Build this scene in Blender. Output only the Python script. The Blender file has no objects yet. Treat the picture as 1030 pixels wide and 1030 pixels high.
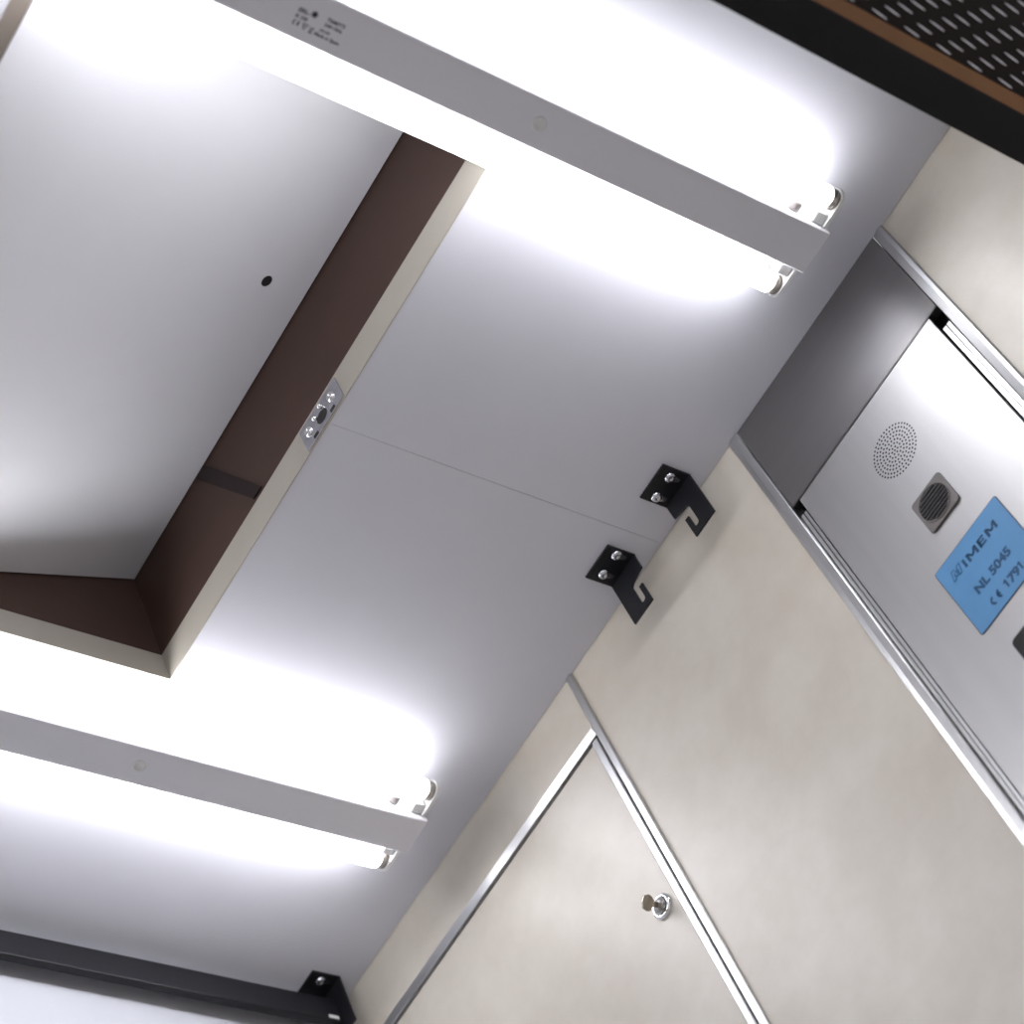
import bpy, bmesh, math, random
from mathutils import Matrix, Vector
random.seed(3)
C = bpy.context.scene.collection
CAM = Vector((0, 0, 0.70))
H0 = 0.70                      # height of the viewpoint; heights below are H0 + h
ZC = H0 + 1.6                  # ceiling
XW = 1.2905                    # face of the right wall
YF = 1.285                     # face of the front wall
XL = -0.12                     # face of the left wall
YN = 0.2385                    # inner face of the door lintel

# ------------------------------------------------------------------ materials
def mat(name, col, rough=.5, metal=0., spec=.5, noise=0., nscale=20., stretch=(1,1,1), bump=0., bscale=200.,
        aniso=0., emit=None, estr=0., col2=None, coat=0.):
    m = bpy.data.materials.new(name); m.use_nodes = True
    nt = m.node_tree; N = nt.nodes; Lk = nt.links
    b = N['Principled BSDF']
    b.inputs['Base Color'].default_value = (*col, 1)
    b.inputs['Roughness'].default_value = rough
    b.inputs['Metallic'].default_value = metal
    b.inputs['Specular IOR Level'].default_value = spec
    b.inputs['Coat Weight'].default_value = coat
    if aniso: b.inputs['Anisotropic'].default_value = aniso
    if emit:
        b.inputs['Emission Color'].default_value = (*emit, 1); b.inputs['Emission Strength'].default_value = estr
    tc = N.new('ShaderNodeTexCoord'); mp = N.new('ShaderNodeMapping')
    mp.inputs['Scale'].default_value = stretch
    Lk.new(tc.outputs['Object'], mp.inputs['Vector'])
    nz = N.new('ShaderNodeTexNoise'); nz.inputs['Scale'].default_value = nscale
    nz.inputs['Detail'].default_value = 5; nz.inputs['Roughness'].default_value = .6
    Lk.new(mp.outputs['Vector'], nz.inputs['Vector'])
    cr = N.new('ShaderNodeValToRGB')
    c2 = col2 if col2 else tuple(max(0, c*(1-noise)) for c in col)
    cr.color_ramp.elements[0].position = .35; cr.color_ramp.elements[1].position = .65
    cr.color_ramp.elements[0].color = (*c2, 1); cr.color_ramp.elements[1].color = (*col, 1)
    Lk.new(nz.outputs['Fac'], cr.inputs['Fac']); Lk.new(cr.outputs['Color'], b.inputs['Base Color'])
    if bump:
        n2 = N.new('ShaderNodeTexNoise'); n2.inputs['Scale'].default_value = bscale; n2.inputs['Detail'].default_value = 3
        Lk.new(mp.outputs['Vector'], n2.inputs['Vector'])
        bp = N.new('ShaderNodeBump'); bp.inputs['Strength'].default_value = bump; bp.inputs['Distance'].default_value = .001
        Lk.new(n2.outputs['Fac'], bp.inputs['Height']); Lk.new(bp.outputs['Normal'], b.inputs['Normal'])
    return m
M = dict(
 ceiling=mat('white ceiling paint', (.61,.61,.655), .42, spec=.25, noise=.03, nscale=8),
 laminate=mat('cream marbled laminate', (.57,.532,.462), .40, spec=.7, col2=(.505,.458,.385), nscale=13),
 steel=mat('brushed steel', (.50,.495,.49), .42, 1., noise=.05, nscale=60, stretch=(1,1,.04)),
 steel_dark=mat('satin steel sheet', (.34,.33,.325), .30, 1., noise=.06, nscale=40, stretch=(1,.06,1)),
 trim=mat('aluminium trim', (.62,.62,.62), .36, 1., noise=.04, nscale=50, stretch=(1,1,.05)),
 chrome=mat('polished chrome', (.85,.85,.86), .08, 1., noise=.02),
 zinc=mat('zinc plated steel', (.62,.62,.66), .25, 1., noise=.15, nscale=150),
 vent=mat('grey plastic', (.15,.135,.128), .45, noise=.1, nscale=60),
 ventdark=mat('dark slot', (.012,.011,.012), .6, noise=.1),
 black=mat('black powder coat', (.008,.008,.011), .45, spec=.35, noise=.2, nscale=90, bump=.1),
 blacksoft=mat('black lintel paint', (.003,.0027,.003), .6, spec=.25, noise=.2, nscale=30),
 brown=mat('brown hatch lining', (.058,.033,.025), .55, spec=.25, noise=.08, nscale=14),
 bronze=mat('brown lintel strip', (.20,.088,.028), .5, noise=.2, nscale=12),
 lip=mat('cream lacquered edge', (.36,.335,.285), .5, noise=.04, nscale=25),
 hatch=mat('white hatch panel', (.66,.66,.69), .42, noise=.03, nscale=6),
 cover=mat('white batten cover', (.80,.80,.84), .45, noise=.02, nscale=10),
 holder=mat('white plastic', (.75,.75,.74), .4, noise=.02),
 endcap=mat('lamp end cap', (.50,.46,.42), .3, 1., noise=.1),
 tube=mat('glowing fluorescent tube', (.9,.9,.9), .4, emit=(.96,.965,1.0), estr=23.5),
 print=mat('grey printing ink', (.035,.035,.045), .6, noise=.1),
 blue=mat('blue display face', (.10,.27,.50), .30, noise=.06, nscale=60),
 bluetext=mat('dark blue characters', (.007,.07,.165), .4, noise=.1),
 bluelogo=mat('faded blue logo', (.035,.16,.34), .4, noise=.2, nscale=200),
 gasket=mat('dark display gasket', (.05,.035,.05), .5, noise=.2),
 button=mat('black button', (.012,.012,.012), .3, noise=.1),
 louvre=mat('light grey mesh strand', (.75,.74,.76), .35, 0., noise=.1, nscale=80),
 front=mat('pale front wall', (.50,.51,.55), .5, noise=.02, nscale=7),
 floor=mat('grey rubber floor', (.72,.70,.68), .6, noise=.15, nscale=70),
 lwall=mat('landing wall paint', (.45,.43,.40), .7, noise=.05),
 meshback=mat('dark brown sheet', (.010,.006,.005), .6, spec=.2, noise=.2, nscale=20),
 bandmat=mat('dark stay', (.022,.014,.014), .6, spec=.2, noise=.1),
 hinge=mat('tan hinge strip', (.20,.17,.145), .45, .1, noise=.05),
 brass=mat('nickel key metal', (.55,.48,.38), .25, 1., noise=.1),
)

# ------------------------------------------------------------------ helpers
def link(name, bm, m, parent=None, smooth=False):
    bmesh.ops.recalc_face_normals(bm, faces=bm.faces)
    me = bpy.data.meshes.new(name); bm.to_mesh(me); bm.free()
    me.materials.append(M[m] if isinstance(m, str) else m)
    if smooth:
        for p in me.polygons: p.use_smooth = True
    o = bpy.data.objects.new(name, me); C.objects.link(o)
    if parent:
        o.parent = parent
        o.matrix_parent_inverse = parent.matrix_world.inverted() if False else Matrix.Translation(-WL(parent))
    return o
def WL(o):
    v = Vector(o.location)
    while o.parent:
        o = o.parent
        if o.type == 'EMPTY': v = v + o.location
    return v
def thing(name, label, cat, loc, group=None):
    o = bpy.data.objects.new(name, None); C.objects.link(o)
    o.empty_display_size = .02; o.location = loc
    o['label'] = label; o['category'] = cat
    if group: o['group'] = group
    return o
def tag(o, label, cat, group=None):
    o['label'] = label; o['category'] = cat
    if group: o['group'] = group
    return o
def struct(o): o['kind'] = 'structure'; return o
def box(bm, x0, x1, y0, y1, z0, z1, bev=0., seg=2):
    vs = [bm.verts.new((x, y, z)) for x in (x0, x1) for y in (y0, y1) for z in (z0, z1)]
    f = [(0,1,3,2),(4,6,7,5),(0,4,5,1),(2,3,7,6),(0,2,6,4),(1,5,7,3)]
    fs = [bm.faces.new([vs[i] for i in q]) for q in f]
    if bev:
        es = list({e for q in fs for e in q.edges})
        bmesh.ops.bevel(bm, geom=es, offset=bev, segments=seg, affect='EDGES', profile=.5)
    return bm
def prism(bm, pts, d, bev=0.):
    """closed polygon pts (3-D) swept by vector d"""
    d = Vector(d)
    a = [bm.verts.new(p) for p in pts]; b = [bm.verts.new(Vector(p)+d) for p in pts]
    n = len(pts); fs = [bm.faces.new(a), bm.faces.new(b[::-1])]
    for i in range(n): fs.append(bm.faces.new((a[i], b[i], b[(i+1)%n], a[(i+1)%n])))
    if bev:
        es = list({e for q in fs for e in q.edges})
        bmesh.ops.bevel(bm, geom=es, offset=bev, segments=1, affect='EDGES')
    return bm
def lathe(bm, prof, org, axis, n=32):
    """prof = [(along, radius)...] about axis through org"""
    ax = Vector(axis).normalized(); u = ax.orthogonal().normalized(); v = ax.cross(u); org = Vector(org)
    rings = []
    for t, r in prof:
        if r < 1e-6: rings.append([bm.verts.new(org+ax*t)])
        else: rings.append([bm.verts.new(org+ax*t+(u*math.cos(2*math.pi*k/n)+v*math.sin(2*math.pi*k/n))*r) for k in range(n)])
    for A, B in zip(rings, rings[1:]):
        for k in range(n):
            q = []
            for w in (A[k % len(A)], A[(k+1) % len(A)], B[(k+1) % len(B)], B[k % len(B)]):
                if w not in q: q.append(w)
            if len(q) > 2: bm.faces.new(q)
    return bm
def NB(): return bmesh.new()
def sbevel(o, w=.0006, seg=2):
    md = o.modifiers.new('bevel', 'BEVEL'); md.width = w; md.segments = seg; md.limit_method = 'ANGLE'; md.angle_limit = math.radians(40)
    return o
def text(name, s, org, right, up, size, m, parent, extrude=.00012, align='LEFT', bold=0., sx=1., shear=0.):
    cu = bpy.data.curves.new(name, 'FONT'); cu.body = s; cu.size = size; cu.extrude = extrude; cu.offset = bold
    cu.align_x = align; cu.resolution_u = 4; cu.shear = shear
    o = bpy.data.objects.new(name, cu); C.objects.link(o)
    bpy.context.view_layer.update()
    me = bpy.data.meshes.new_from_object(o.evaluated_get(bpy.context.evaluated_depsgraph_get()))
    bpy.data.objects.remove(o)
    r = Vector(right).normalized(); u = Vector(up).normalized(); n = r.cross(u); org = Vector(org)
    me.transform(Matrix.Translation(org) @ Matrix((r*sx, u, n)).transposed().to_4x4())
    me.materials.clear(); me.materials.append(M[m])
    t = bpy.data.objects.new(name, me); C.objects.link(t)
    t.parent = parent; t.matrix_parent_inverse = Matrix.Translation(-WL(parent))
    return t
def flatbars(bm, polys, org, right, up, lift=.0002):
    """polygons given in (right, up) coordinates, a hair thick"""
    r = Vector(right); u = Vector(up); n = r.cross(u); org = Vector(org)
    for P in polys: prism(bm, [org+r*a+u*b for a, b in P], n*lift)
    return bm
def arc(cx, cy, r0, r1, a0, a1, n=14):
    A = [math.radians(a0+(a1-a0)*k/n) for k in range(n+1)]
    return [[(cx+r1*math.cos(A[k]), cy+r1*math.sin(A[k])), (cx+r1*math.cos(A[k+1]), cy+r1*math.sin(A[k+1])),
             (cx+r0*math.cos(A[k+1]), cy+r0*math.sin(A[k+1])), (cx+r0*math.cos(A[k]), cy+r0*math.sin(A[k]))] for k in range(n)]
def ce_mark(h):
    """the CE sign, height h, starting at 0,0"""
    R = h/2; w = h*.22; P = arc(R, R, R-w, R, 90+10, 270-10)
    P += arc(R*2.6, R, R-w, R, 100, 260)
    P.append([(R*1.8, R-w/2), (R*2.5, R-w/2), (R*2.5, R+w/2), (R*1.8, R+w/2)])
    return P
def bez_copy(root, dloc, label=None):
    r = root.copy(); C.objects.link(r); r.location = Vector(root.location)+Vector(dloc)
    if label: r['label'] = label
    for ch in list(root.children):
        c = ch.copy(); C.objects.link(c); c.parent = r; c.matrix_parent_inverse = ch.matrix_parent_inverse.copy()
        for g in list(ch.children):
            d = g.copy(); C.objects.link(d); d.parent = c; d.matrix_parent_inverse = g.matrix_parent_inverse.copy()
    return r
def sub(parent_part, name, bm, m, smooth=False):
    """sub-part: parent is a mesh whose own local space is already shifted, so plain parenting"""
    bmesh.ops.recalc_face_normals(bm, faces=bm.faces)
    me = bpy.data.meshes.new(name); bm.to_mesh(me); bm.free(); me.materials.append(M[m])
    if smooth:
        for p in me.polygons: p.use_smooth = True
    o = bpy.data.objects.new(name, me); C.objects.link(o); o.parent = parent_part
    return o

# ------------------------------------------------------------------ the car shell
HX0, HX1, HY0, HY1 = .561, .938, .4455, .981      # hatch opening
e = .0012
bm = NB()
ya, yb = .7102, .7106                              # the seam between the two ceiling sheets
T = .003; XC = XW-.0006
def sheet(x0, x1, y0, y1): box(bm, x0, x1, y0, y1, ZC, ZC+T)
sheet(XL, XC, .17, HY0-e); sheet(XL, HX0, HY0-e, ya); sheet(HX1+e, XC, HY0-e, ya)
struct(link('ceiling', bm, 'ceiling'))
bm = NB()
sheet(XL, HX0, yb, HY1+e); sheet(HX1+e, XC, yb, HY1+e); sheet(XL, XC, HY1+e, YF)
struct(link('ceiling', bm, 'ceiling'))
bm = NB(); za, zb_ = ZC+T+.0002, ZC+.008
box(bm, XL, HX0-.003, .17, YF, za, zb_); box(bm, HX1+.003, XW, .17, YF, za, zb_)
box(bm, HX0-.003, HX1+.003, .17, HY0-.003, za, zb_); box(bm, HX0-.003, HX1+.003, HY1+.003, YF, za, zb_)
struct(link('ceiling', bm, 'vent'))
bm = NB()                                          # right wall: laminate left and right of the control column
box(bm, XW, XW+.02, .17, .3725, .0, ZC+.02)
box(bm, XW, XW+.02, .5995, .8685, .0, ZC+.02)
box(bm, XW, XW+.02, .8685, YF+.02, H0+1.5315, ZC+.02)
box(bm, XW, XW+.02, 1.262, YF+.02, .0, H0+1.5315)
box(bm, XW+.03, XW+.05, .17, YF+.02, 0, ZC+.02)
struct(link('wall_right', bm, 'laminate'))
bm = NB(); box(bm, XL-.02, XW+.05, YF, YF+.02, 0, ZC+.02); struct(link('wall_front', bm, 'front'))
bm = NB(); box(bm, XL-.02, XL, .17, YF, 0, ZC+.02); struct(link('wall_left', bm, 'laminate'))
bm = NB(); box(bm, XL-.6, XW+.6, -1.2, YF+.02, -.03, 0); struct(link('floor', bm, 'floor'))
bm = NB(); box(bm, XL-.6, XW+.6, -1.22, -1.2, 0, 2.6); struct(link('wall_back', bm, 'lwall'))

# vertical joint trim between the wall panels
def strip(bm, y0, y1, z0, z1, proud, x=XW, r=.0009): box(bm, x-proud, x+.004, y0, y1, z0, z1, r)
bm = NB()
pf = [(.8610,0),(.8610,.0022),(.8618,.0030),(.8680,.0030),(.8690,.0022),(.8690,0)]
prism(bm, [(XW-h, y, .02) for y, h in pf], (0, 0, ZC-.0005-.02))
struct(sbevel(link('trim_1', bm, 'trim'), .0004))
bm = NB(); q = [(XW+.004, H0+1.5312), (XW-.0028, H0+1.5312), (XW-.0036, H0+1.5304), (XW-.0018, H0+1.5222), (XW-.0010, H0+1.5216), (XW+.004, H0+1.5216)]
prism(bm, [(x, .8692, z) for x, z in q], (0, 1.275-.8692, 0))
struct(link('trim_2', bm, 'trim'))

# ------------------------------------------------------------------ locked door in the wall
D = thing('access_door', 'cream laminate service door with a metal edge and a key in its lock', 'door', (XW, .97, .03))
bm = NB(); box(bm, XW, XW+.016, .8785, 1.26, .03, H0+1.5185); link('door_leaf', bm, 'laminate', D)
bm = NB(); box(bm, XW-.0030, XW+.014, .8705, .8783, .03, H0+1.5187, .0010); link('edge_trim', bm, 'trim', D)
LZ, LY = H0+1.3290, .8965
bm = NB(); lathe(bm, [(0,.0112),(-.0012,.0114),(-.0026,.0106),(-.0032,.0092),(-.0032,.0078),(-.0016,.0072),(-.0016,.0)], (XW-.0002, LY, LZ), (1,0,0), 40)
lk = link('lock', bm, 'chrome', D, True)
bm = NB(); lathe(bm, [(-.0014,.0),(-.0014,.0064),(-.0050,.0062),(-.0058,.0052),(-.0058,0)], (XW, LY, LZ), (1,0,0), 32); sub(lk, 'cylinder', bm, 'steel_dark', True)
bm = NB()   # key: blade, neck and a flat six-sided bow standing in the X-Z plane, turned a little
kp = [(-.004,-.0024),(-.010,-.0024),(-.0115,-.0030),(-.0135,-.0070),(-.0170,-.0078),(-.0215,-.0058),(-.0225,-.0005),(-.0210,.0048),(-.0165,.0068),(-.0130,.0058),(-.0112,.0028),(-.010,.0022),(-.004,.0022)]
a = math.radians(38)
prism(bm, [(XW+p, LY-.0008-q*math.sin(a), LZ+q*math.cos(a)) for p, q in kp], (0, .0018*math.cos(a), .0018*math.sin(a)), .0003)
sub(lk, 'key', bm, 'brass')

# ------------------------------------------------------------------ the stainless control column
P = thing('control_panel', 'brushed stainless lift control column with round speaker holes and blue display', 'control panel', (XW, .487, .05))
def prof_trim(name, ys, m='trim'):
    bm = NB(); prism(bm, [(XW-h, y, .05) for y, h in ys], (0, 0, ZC-.0006-.05)); return sbevel(link(name, bm, m, P), .0005)
prof_trim('side_trim', [(.3708,-.012),(.3708,.0022),(.3718,.0032),(.3750,.0040),(.3820,.0020),(.3828,.0010),(.3828,-.012)])
prof_trim('side_trim', [(.5885,-.012),(.5885,.0036),(.5892,.0044),(.5955,.0044),(.6002,.0032),(.6012,.0022),(.6012,-.012)])
bm = NB(); box(bm, XW-.0022, XW-.0004, .3832, .5880, H0+1.4838, ZC-.0006)
box(bm, XW-.0022, XW+.006, .3832, .5880, H0+1.4832, H0+1.4846)
link('upper_plate', bm, 'steel_dark', P)
bm = NB(); box(bm, XW+.012, XW+.014, .3845, .5885, .05, ZC-.0006); link('back_box', bm, 'blacksoft', P)
for y0, y1, g in ((.3838, .3928, 1), (.5808, .5878, -1)):
    bm = NB(); w = y1-y0; z1 = H0+1.4625 if g == 1 else H0+1.470
    q = [(y0,0),(y0,.0006),(y0+w*.40,.0006),(y0+w*.42,-.0025),(y0+w*.50,-.0025),(y0+w*.52,.0006),(y1-w*.06,.0006),(y1,0),(y1,-.010),(y0,-.010)]
    prism(bm, [(XW-h, y, .05) for y, h in q], (0, 0, z1-.05)); link('side_channel', bm, 'trim', P)
fp_y0, fp_y1 = .3945, .5795
bm = NB(); box(bm, XW-.0016, XW+.0010, fp_y0, fp_y1, .05, H0+1.4830, .0004, 1)
face = link('face_plate', bm, 'steel', P)
FX = XW-.0016
# speaker perforation
bm = NB(); cy, cz = .4876, H0+1.4240
for i in range(8):
    n = 1 if i == 0 else 6*i
    for k in range(n):
        t = 2*math.pi*k/n + .26*i; r = .00325*i
        lathe(bm, [(0,.00092),(-.00015,.00092),(-.00015,0)], (FX-.00003, cy+r*math.cos(t), cz+r*math.sin(t)), (1,0,0), 8)
link('speaker_holes', bm, 'ventdark', P)
# small grille
def rrect(y0, y1, z0, z1, r, n=6):
    o = []
    for cy_, cz_, a0 in ((y1-r, z1-r, 0), (y0+r, z1-r, 90), (y0+r, z0+r, 180), (y1-r, z0+r, 270)):
        for k in range(n+1):
            t = math.radians(a0+90*k/n); o.append((cy_+r*math.cos(t), cz_+r*math.sin(t)))
    return o
gy0, gy1, gz0, gz1 = .4705, .5070, H0+1.3315, H0+1.3690
bm = NB(); prism(bm, [(FX, y, z) for y, z in rrect(gy0, gy1, gz0, gz1, .0035)], (-.0022, 0, 0))
gp = sbevel(link('vent_grille', bm, 'vent', P), .0007)
gcx, gcz, gr = (gy0+gy1)/2, (gz0+gz1)/2, .0152
bm = NB(); lathe(bm, [(-.0021,0),(-.0023,gr),(-.0034,gr+.0001),(-.0036,gr+.0006),(-.0021,gr+.0014)], (FX, gcx, gcz), (1,0,0), 40); sub(gp, 'ring', bm, 'vent', True)
bm = NB()
for k in range(8):
    z = gcz-gr+.0030+k*.0035; hw = math.sqrt(max(0, (gr-.0003)**2-(z-gcz)**2))
    box(bm, FX-.0034, FX-.0021, gcx-hw, gcx+hw, z-.0009, z+.0009)
sub(gp, 'slots', bm, 'ventdark')
# blue display
dy0, dy1, dz0, dz1 = .4497, .5266, H0+1.2282, H0+1.3042
bm = NB(); prism(bm, [(FX, y, z) for y, z in rrect(dy0-.0008, dy1+.0008, dz0-.0008, dz1+.0008, .0028)], (-.0004, 0, 0)); dp = link('display', bm, 'gasket', P)
bm = NB(); prism(bm, [(FX-.0003, y, z) for y, z in rrect(dy0, dy1, dz0, dz1, .0022)], (-.0005, 0, 0)); sub(dp, 'display_face', bm, 'blue')
RT, UP = (0,-1,0), (0,0,1); DX = FX-.0008
def dtext(s, y, z, size, m='bluetext', **k):
    t = text('lettering', s, (DX, y, z), RT, UP, size, m, P, **k); t.parent = dp; t.matrix_parent_inverse = Matrix.Identity(4); return t
bm = NB(); HL = .0082
def let_M(x, w_, h, t): return [[(x,0),(x+t,0),(x+t,h),(x,h)],[(x+w_-t,0),(x+w_,0),(x+w_,h),(x+w_-t,h)],[(x,h),(x+t*1.1,h),(x+w_/2+t*.5,h*.25),(x+w_/2-t*.5,h*.25)],[(x+w_,h),(x+w_-t*1.1,h),(x+w_/2-t*.5,h*.25),(x+w_/2+t*.5,h*.25)]]
P4 = [[(0,0),(.0025,0),(.0025,HL),(0,HL)]] + let_M(.0050, .0118, HL, .0025) + let_M(.0290, .0118, HL, .0025)
P4 += [[(.0190,0),(.0215,0),(.0215,HL),(.0190,HL)],[(.0190,0),(.0266,0),(.0266,.0018),(.0190,.0018)],[(.0190,HL-.0018),(.0266,HL-.0018),(.0266,HL),(.0190,HL)],[(.0190,.0033),(.0258,.0033),(.0258,.0050),(.0190,.0050)]]
flatbars(bm, [[(a_, b_) for a_, b_ in q] for q in P4], (DX, .5030, H0+1.2822), RT, UP); sub(dp, 'lettering', bm, 'bluetext')
dtext('NL 5045', .5090, H0+1.2553, .0115, bold=.00055, sx=1.02)
dtext('79', .4832, H0+1.2355, .0115, bold=.00055, sx=1.02)
bm = NB()
for x in (0, .0172): flatbars(bm, [[(x+.0016,0),(x+.0034,0),(x+.0034,.0080),(x+.0016,.0080)],[(x,.0055),(x+.0016,.0066),(x+.0016,.0080),(x,.0066)]], (DX, .4885, H0+1.2357), RT, UP)
sub(dp, 'lettering', bm, 'bluetext')
bm = NB(); flatbars(bm, ce_mark(.0090), (DX, .5055, H0+1.2350), RT, UP); sub(dp, 'lettering', bm, 'bluetext')
bm = NB()   # outlined slanted M-shaped logo left of the letters
def outline(pts, w, closed=True):
    P_ = []; n = len(pts)
    for i in range(n if closed else n-1):
        a_, b_ = Vector(pts[i]), Vector(pts[(i+1) % n]); d_ = (b_-a_).normalized()*w/2; q_ = Vector((-d_.y, d_.x))
        P_.append([tuple(a_-d_+q_), tuple(b_+d_+q_), tuple(b_+d_-q_), tuple(a_-d_-q_)])
    return P_
L_ = outline([(0,0),(.0022,.0086),(.0052,.0086),(.0060,.0040),(.0092,.0086),(.0122,.0086),(.0100,0),(.0072,0),(.0083,.0046),(.0060,.0012),(.0046,.0012),(.0038,.0050),(.0028,0)], .00095)
flatbars(bm, L_, (DX, .5175, H0+1.2832), RT, UP); sub(dp, 'logo', bm, 'bluelogo')
# black button under the display
bm = NB(); prism(bm, [(FX, y, z) for y, z in rrect(.4880, .5130, H0+1.1765, H0+1.2005, .0045)], (-.0016, 0, 0))
sbevel(link('button', bm, 'button', P), .0006)

# ------------------------------------------------------------------ ceiling hatch
Hh = thing('ceiling_hatch', 'open white emergency hatch panel with brown lining and cream rim in the ceiling', 'hatch', (.75, .72, ZC))
LH = .033
def ring(x0, x1, y0, y1, t, z0, z1, m, name):
    bm = NB()
    box(bm, x1, x1+t, y0-t, y1+t, z0, z1); box(bm, x0-t, x0, y0-t, y1+t, z0, z1)
    box(bm, x0, x1, y1, y1+t, z0, z1); box(bm, x0, x1, y0-t, y0, z0, z1)
    return link(name, bm, m, Hh)
ring(HX0, HX1, HY0, HY1, e*.7, ZC-.0004, ZC+LH, 'lip', 'rim')
ring(HX0-.001, HX1+.0012, HY0-.001, HY1+.0012, .012, ZC+LH, ZC+.20, 'brown', 'lining')
bm = NB(); box(bm, HX0-.013, HX1+.0132, HY0-.013, HY1+.0132, ZC+.20, ZC+.21); link('lining_lid', bm, 'brown', Hh)
sl = .384; hx = .5655
def hz(x): return ZC + .0005 + sl*(x-hx)
bm = NB(); x0, x1 = .5618, .9375
prism(bm, [(x0, HY0+.001, hz(x0)), (x1, HY0+.001, hz(x1)), (x1-.004, HY0+.001, hz(x1)+.012), (x0-.003, HY0+.001, hz(x0)+.012)], (0, HY1-HY0-.002, 0))
hp = link('hatch_panel', bm, 'hatch', Hh)
nrm = Vector((sl, 0, -1)).normalized()
bm = NB(); lathe(bm, [(0,.0052),(.0003,.0052),(.0003,0)], (.8905, .6650, hz(.8905)), nrm, 24); 
o = sub(hp, 'bolt_hole', bm, 'ventdark')
bm = NB(); box(bm, HX0-.0135, HX0-.0005, HY0, HY1, ZC-.0035, ZC-.0002, .0008)
link('hinge_strip', bm, 'hinge', Hh)
bm = NB()   # thin flat strip, darker than the lining, forming a band across it
prism(bm, [(.9385, 0.8529, H0+1.7461), (.9385, 0.8022, H0+1.6383), (.9385, 0.8154, H0+1.6385), (.9385, 0.8675, H0+1.7441)], (-.0010, 0, 0)); link('band', bm, 'bandmat', Hh)
# latch plate on the rim
bm = NB(); X = HX1-.0002
prism(bm, [(X, y, z) for y, z in rrect(.6835, .7410, ZC+.0008, ZC+.0285, .0015, 3)], (-.0014, 0, 0)); lp = sbevel(link('latch_plate', bm, 'zinc', Hh), .0003)
for y in (.6955, .7310):
    bm = NB(); lathe(bm, [(0,.0050),(-.0010,.0048),(-.0022,.0034),(-.0022,.0016),(-.0012,.0012),(-.0012,0)], (X-.0014, y, ZC+.0165), (1,0,0), 20); sub(lp, 'screw', bm, 'chrome', True)
bm = NB(); n = 24
prism(bm, [(X-.0014, .7120+.0072*math.cos(2*math.pi*k/n), ZC+.0118+.0058*math.sin(2*math.pi*k/n)) for k in range(n)], (-.0003, 0, 0)); sub(lp, 'latch_hole', bm, 'ventdark')
for y, z in ((.7085, .0205), (.7190, .0175)):
    bm = NB(); lathe(bm, [(0,.0024),(-.003,.0022),(-.004,.0012),(-.004,0)], (X-.0014, y, ZC+z), (1,0,0), 16); sub(lp, 'pin', bm, 'chrome', True)
for y in (.6990, .7255):
    bm = NB(); box(bm, X-.0017, X-.0013, y-.0032, y+.0032, ZC+.0022, ZC+.0055); sub(lp, 'slot', bm, 'ventdark')

# ------------------------------------------------------------------ fluorescent battens
FX0, FX1 = .045, 1.2145
def batten(cy, label):
    t = thing('ceiling_light', label, 'light fitting', (.63, cy, ZC), 'twin tube fittings on the ceiling')
    w = .0198; zb = ZC-.045
    bm = NB()   # folded channel: bottom face and two sides, closed ends
    pf = [(-w-.004, 0),(-w-.004,-.004),(-w,-.012),(-w,-.0438),(-w+.0012,-.045),(w-.0012,-.045),(w,-.0438),(w,-.012),(w+.004,-.004),(w+.004,0)]
    prism(bm, [(FX0, cy+y, ZC-.0003+z) for y, z in pf], (FX1-FX0, 0, 0)); link('cover', bm, 'cover', t)
    for x in (.930, .33):
        bm = NB(); lathe(bm, [(0,.0062),(-.0010,.0062),(-.0014,.0052),(-.0010,.0036),(-.0004,.0030),(-.0004,0)], (x, cy, zb), (0,0,1), 28)
        link('fixing_cap', bm, 'holder', t, True)
    for s in (-1, 1):
        ty = cy+s*.0417; tz = ZC-.0305; r = .0094
        bm = NB(); lathe(bm, [(0,0),(0,r*.8),(.0015,r),(1.1365-.0015,r),(1.1365,r*.8),(1.1365,0)], (.066, ty, tz), (1,0,0), 24); tb = link('tube', bm, 'tube', t, True)
        for x0, x1, nm in ((1.2026, 1.2086, 1), (.060, .0659, 0)):
            bm = NB(); lathe(bm, [(0,0),(0,r*.99),(x1-x0,r*.93),(x1-x0,0)], (x0, ty, tz), (1,0,0), 24); link('end_cap', bm, 'endcap', t, True)
        for x0, d in ((1.2088, 1), (.0599, -1)):
            xa, xb = sorted((x0, x0+d*.0035))
            bm = NB(); q = []
            for k in range(13):
                a_ = math.radians(-90+180*k/12); q.append((ty+s*math.cos(a_)*.0105, tz+math.sin(a_)*.0105))
            q += [(cy+s*(w+.0005), tz+.0105), (cy+s*(w+.0005), tz-.0105)]
            prism(bm, [(xa, y, z) for y, z in q], (xb-xa, 0, 0))
            xi = x0-d*.012
            ya_, yb_ = sorted((cy+s*(w+.0005), ty-s*(r+.0015)))
            xa2, xb2 = sorted((xi, x0)); box(bm, xa2, xb2, ya_, yb_, tz-.008, tz+.010, .0012)
            sbevel(link('lamp_holder', bm, 'holder', t), .0007)
    for s in (-1,):
        bm = NB(); lathe(bm, [(0,0),(0,.0046),(-.0015,.0050),(-.008,.0050),(-.009,.0040),(-.009,0)], (1.181, cy-w-.0002, ZC-.030), (0,1,0), 20)
        link('starter', bm, 'vent', t, True)
    return t
CA = .4040
fa = batten(CA, 'white twin tube fitting with small printed markings, ending above the steel control column')
fb = batten(1.0427, 'white twin tube fitting without printing, nearest the long black bar')
zb = ZC-.0454
RX, UY = (1,0,0), (0,-1,0)
dy = 0
def ptext(s, x, y, size, **k): return text('printed_mark', s, (x, y+dy, zb), RX, UY, size, 'print', fa, extrude=.00005, **k)
ptext('ERL-', .7163, .4034, .0042, bold=.00014, sx=1.15)
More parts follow.
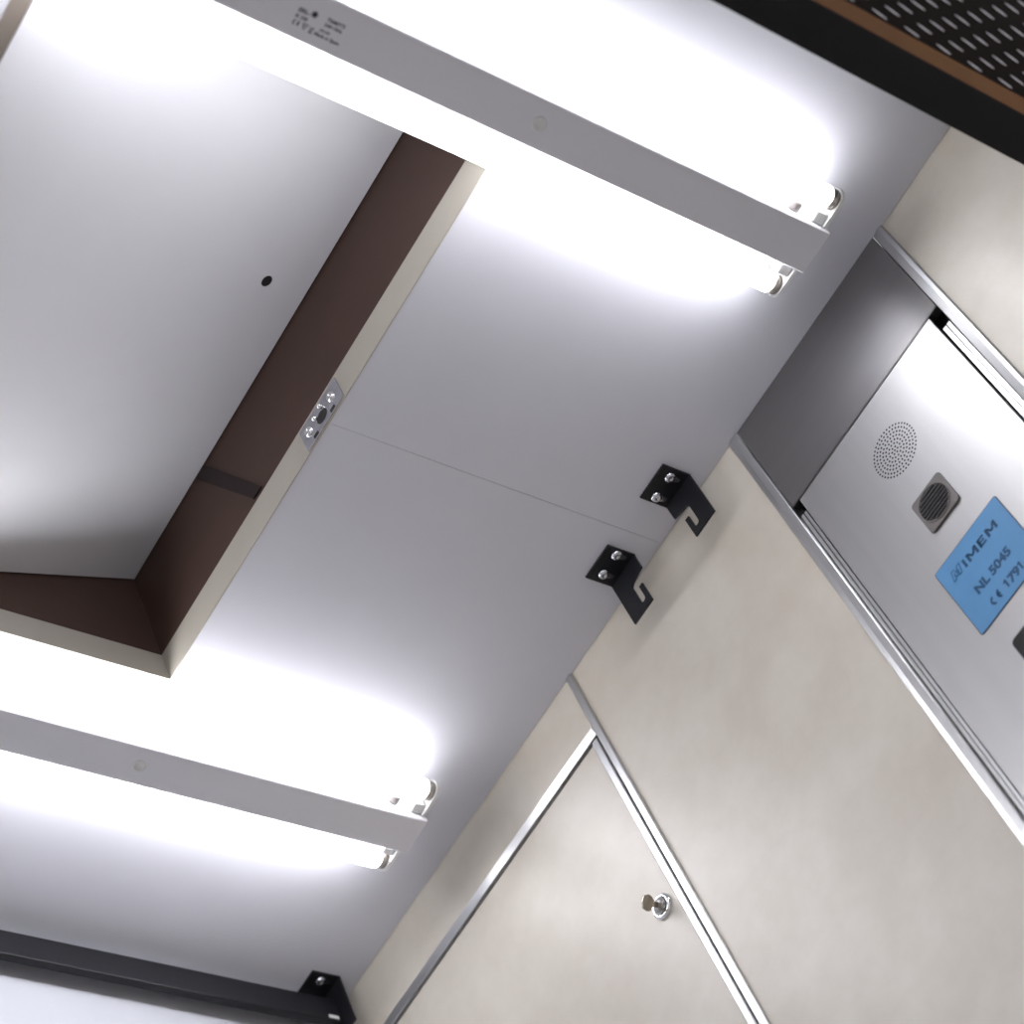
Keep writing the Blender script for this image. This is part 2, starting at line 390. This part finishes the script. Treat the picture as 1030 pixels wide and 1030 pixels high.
ptext('IK 228', .7163, .4080, .0036, bold=.00010)
bm = NB(); n = 8
flatbars(bm, [[(.7290+.0032*(1 if k % 2 else .55)*math.cos(math.pi*k/8), -(.4010+.0032*(1 if k % 2 else .55)*math.sin(math.pi*k/8))) for k in range(16)]], (0,0,zb), RX, UY, .0001)
flatbars(bm, ce_mark(.0042), (.7168, .4138, zb), RX, UY, .0001)
flatbars(bm, outline([(0,.004),(.0042,.004),(.0021,0)], .0005)+[[(.0012,.0014),(.0016,.0014),(.0016,.0034),(.0012,.0034)],[(.0014,.0030),(.0030,.0030),(.0030,.0034),(.0014,.0034)]], (.7246, .4140, zb), RX, UY, .0001)
flatbars(bm, outline([(.0004,.0042),(.0028,.0042),(.0024,.0012),(.0009,.0012)], .0004)+[[(.0002,0),(.0032,0),(.0032,.0007),(.0002,.0007)],[(0,.0012),(.0004,.0010),(.0034,.0046),(.0030,.0048)]], (.7308, .4148, zb), RX, UY, .0001)
link('printed_mark', bm, 'print', fa)
ptext('TRM/FTS', .7392, .4016, .0040, bold=.00010, sx=.98)
ptext('230V 50Hz', .7392, .4054, .0032, bold=.00010, sx=1.0)
ptext('220-240', .7378, .4102, .0028, bold=.00005, sx=.9)
ptext('Made in Spain', .7356, .4142, .0034, bold=.00009, sx=1.1)

# ------------------------------------------------------------------ black hook brackets on the ceiling by the wall
def bracket(y0, flip, label, dx=0.):
    """0.0375 wide in y from y0; flip mirrors the hook opening"""
    t = thing('hanging_bracket', label, 'bracket', (1.256, y0+.01875, ZC), 'black hook brackets screwed to the ceiling')
    W = .0370
    Y = (lambda v: y0+W-v) if flip else (lambda v: y0+v)
    X0, X1, th = 1.2400+dx, 1.2715+dx, .0022
    # folded sheet: ceiling flange with two slotted holes is one plate, wall-side plate with a J slot
    bm = NB(); box(bm, X0, X1, y0, y0+W, ZC-.0004-th, ZC-.0004, .0004, 1); link('flange', bm, 'black', t)
    q = [(0,-.0004),(0,-.0580),(.0285,-.0580),(.0285,-.0335),(.0235,-.0335)]
    for k in range(9): a_ = math.radians(0-180*k/8); q.append((.0205+.0030*math.cos(a_), -.0470+.0030*math.sin(a_)))
    q += [(.0175,-.0262),(.0205,-.0240),(.0365,-.0205),(.0365,-.0004)]
    bm = NB(); prism(bm, [(X1-th, Y(a_), ZC+b_) for a_, b_ in q], (th, 0, 0)); sbevel(link('hook_plate', bm, 'black', t), .0003, 1)
    for v in (.0092, .0305) if not dx else (.0092,):
        bm = NB(); yy = Y(v); pts = []
        for k in range(13): a_ = math.radians(90+180*k/12); pts.append((1.2535+dx+.0016*math.cos(a_), yy+.0038*math.sin(a_)))
        for k in range(13): a_ = math.radians(-90+180*k/12); pts.append((1.2632+dx+.0014*math.cos(a_), yy-.0004+.0020*math.sin(a_)))
        prism(bm, [(x, y, ZC-.0004-th) for x, y in pts], (0, 0, -.00025)); link('slot', bm, 'zinc', t)
        bm = NB(); lathe(bm, [(0,.0050),(-.0009,.0048),(-.0022,.0033),(-.0022,.0014),(-.0010,.0011),(-.0010,0)], (1.2540+dx, yy, ZC-.0004-th-.0002), (0,0,1), 20)
        link('screw', bm, 'zinc', t, True)
    return t
bracket(.6393, False, 'black hook bracket nearer the steel column, its hook opening to the left')
bracket(.7283, True, 'black hook bracket farther from the steel column, its hook opening to the right')
bracket(1.2460, False, 'black hook bracket carrying the end of the long black bar', -.004)

# long flat bar in front of the far wall
B = thing('hanging_bar', 'long flat black bar hung under the ceiling along the pale far wall', 'bar', (.6, 1.268, H0+1.57))
bm = NB(); box(bm, XL+.01, 1.2690, 1.2625, 1.2715, H0+1.5535, H0+1.5845, .0012); link('bar', bm, 'black', B)
bm = NB(); box(bm, 1.2510, 1.2620, 1.2612, 1.2626, H0+1.5560, H0+1.5600, .0004); link('end_clip', bm, 'holder', B)

# ------------------------------------------------------------------ door lintel and the mesh outside it
ZL = H0+1.4
Lt = thing('door_lintel', 'black steel door lintel crossing above the entrance, brown strip along its edge', 'lintel', (.6, .22, ZL))
bm = NB(); box(bm, XL-.05, XW+.02, .2065, YN, ZL, ZC+.02, .001); link('beam', bm, 'blacksoft', Lt)
bm = NB(); box(bm, XL-.05, XW+.10, .1965, .2065, ZL+.0005, ZC+.02); link('brown_strip', bm, 'bronze', Lt)
Mg = thing('mesh_panel', 'dark perforated metal mesh panel outside the black door lintel', 'mesh', (.6, .1, ZL))
bm = NB(); box(bm, XL-.05, XW+.10, -.10, .1963, ZL+.0012, ZL+.004); link('backing_sheet', bm, 'meshback', Mg)
bm = NB()   # raised slats of the mesh
for j in range(0, 22):
    y = .1935-.0059*j
    for i in range(-20, 22):
        x = 1.0536+.0315*i+.0076*j
        if x < .5 or x > XW+.08: continue
        n = 10; Lh = .0088; wd = .00075
        a_ = [(x+Lh*math.cos(2*math.pi*k/n), y+wd*math.sin(2*math.pi*k/n)*1.0+.0009*math.cos(2*math.pi*k/n)) for k in range(n)]
        base = [bm.verts.new((p, q, ZL+.0014)) for p, q in a_]; top = [bm.verts.new((x+(p-x)*.75, y+(q-y)*.6, ZL-.0006)) for p, q in a_]
        bm.faces.new(top)
        for k in range(n): bm.faces.new((base[k], base[(k+1)%n], top[(k+1)%n], top[k]))
mo = link('strands', bm, 'louvre', Mg)

# ------------------------------------------------------------------ light
w = bpy.data.worlds.new('world'); bpy.context.scene.world = w; w.use_nodes = True
w.node_tree.nodes['Background'].inputs[0].default_value = (.93, .92, 1.0, 1)
w.node_tree.nodes['Background'].inputs[1].default_value = 1.55

# ------------------------------------------------------------------ camera
cd = bpy.data.cameras.new('camera'); co = bpy.data.objects.new('camera', cd); C.objects.link(co)
R = ((0.79128463, -0.51725505, -0.3260611), (0.28149043, 0.78155486, -0.55671819), (0.54279993, 0.34873947, 0.7640347))
m = Matrix(((R[0][0], -R[1][0], -R[2][0]), (R[0][1], -R[1][1], -R[2][1]), (R[0][2], -R[1][2], -R[2][2]))).to_4x4()
m.translation = CAM
# camera axes are the rows of R (right, down, forward)
co.matrix_world = m
cd.sensor_width = 36; cd.sensor_fit = 'HORIZONTAL'; cd.lens = 2485.58/1030*36
cd.clip_start = .02
cd.dof.use_dof = True; cd.dof.focus_distance = 2.02; cd.dof.aperture_fstop = 5.5
bpy.context.scene.camera = co
vs = bpy.context.scene.view_settings
vs.view_transform = 'Standard'; vs.look = 'None'; vs.gamma = 1; vs.use_curve_mapping = False
vs.exposure = -0.5
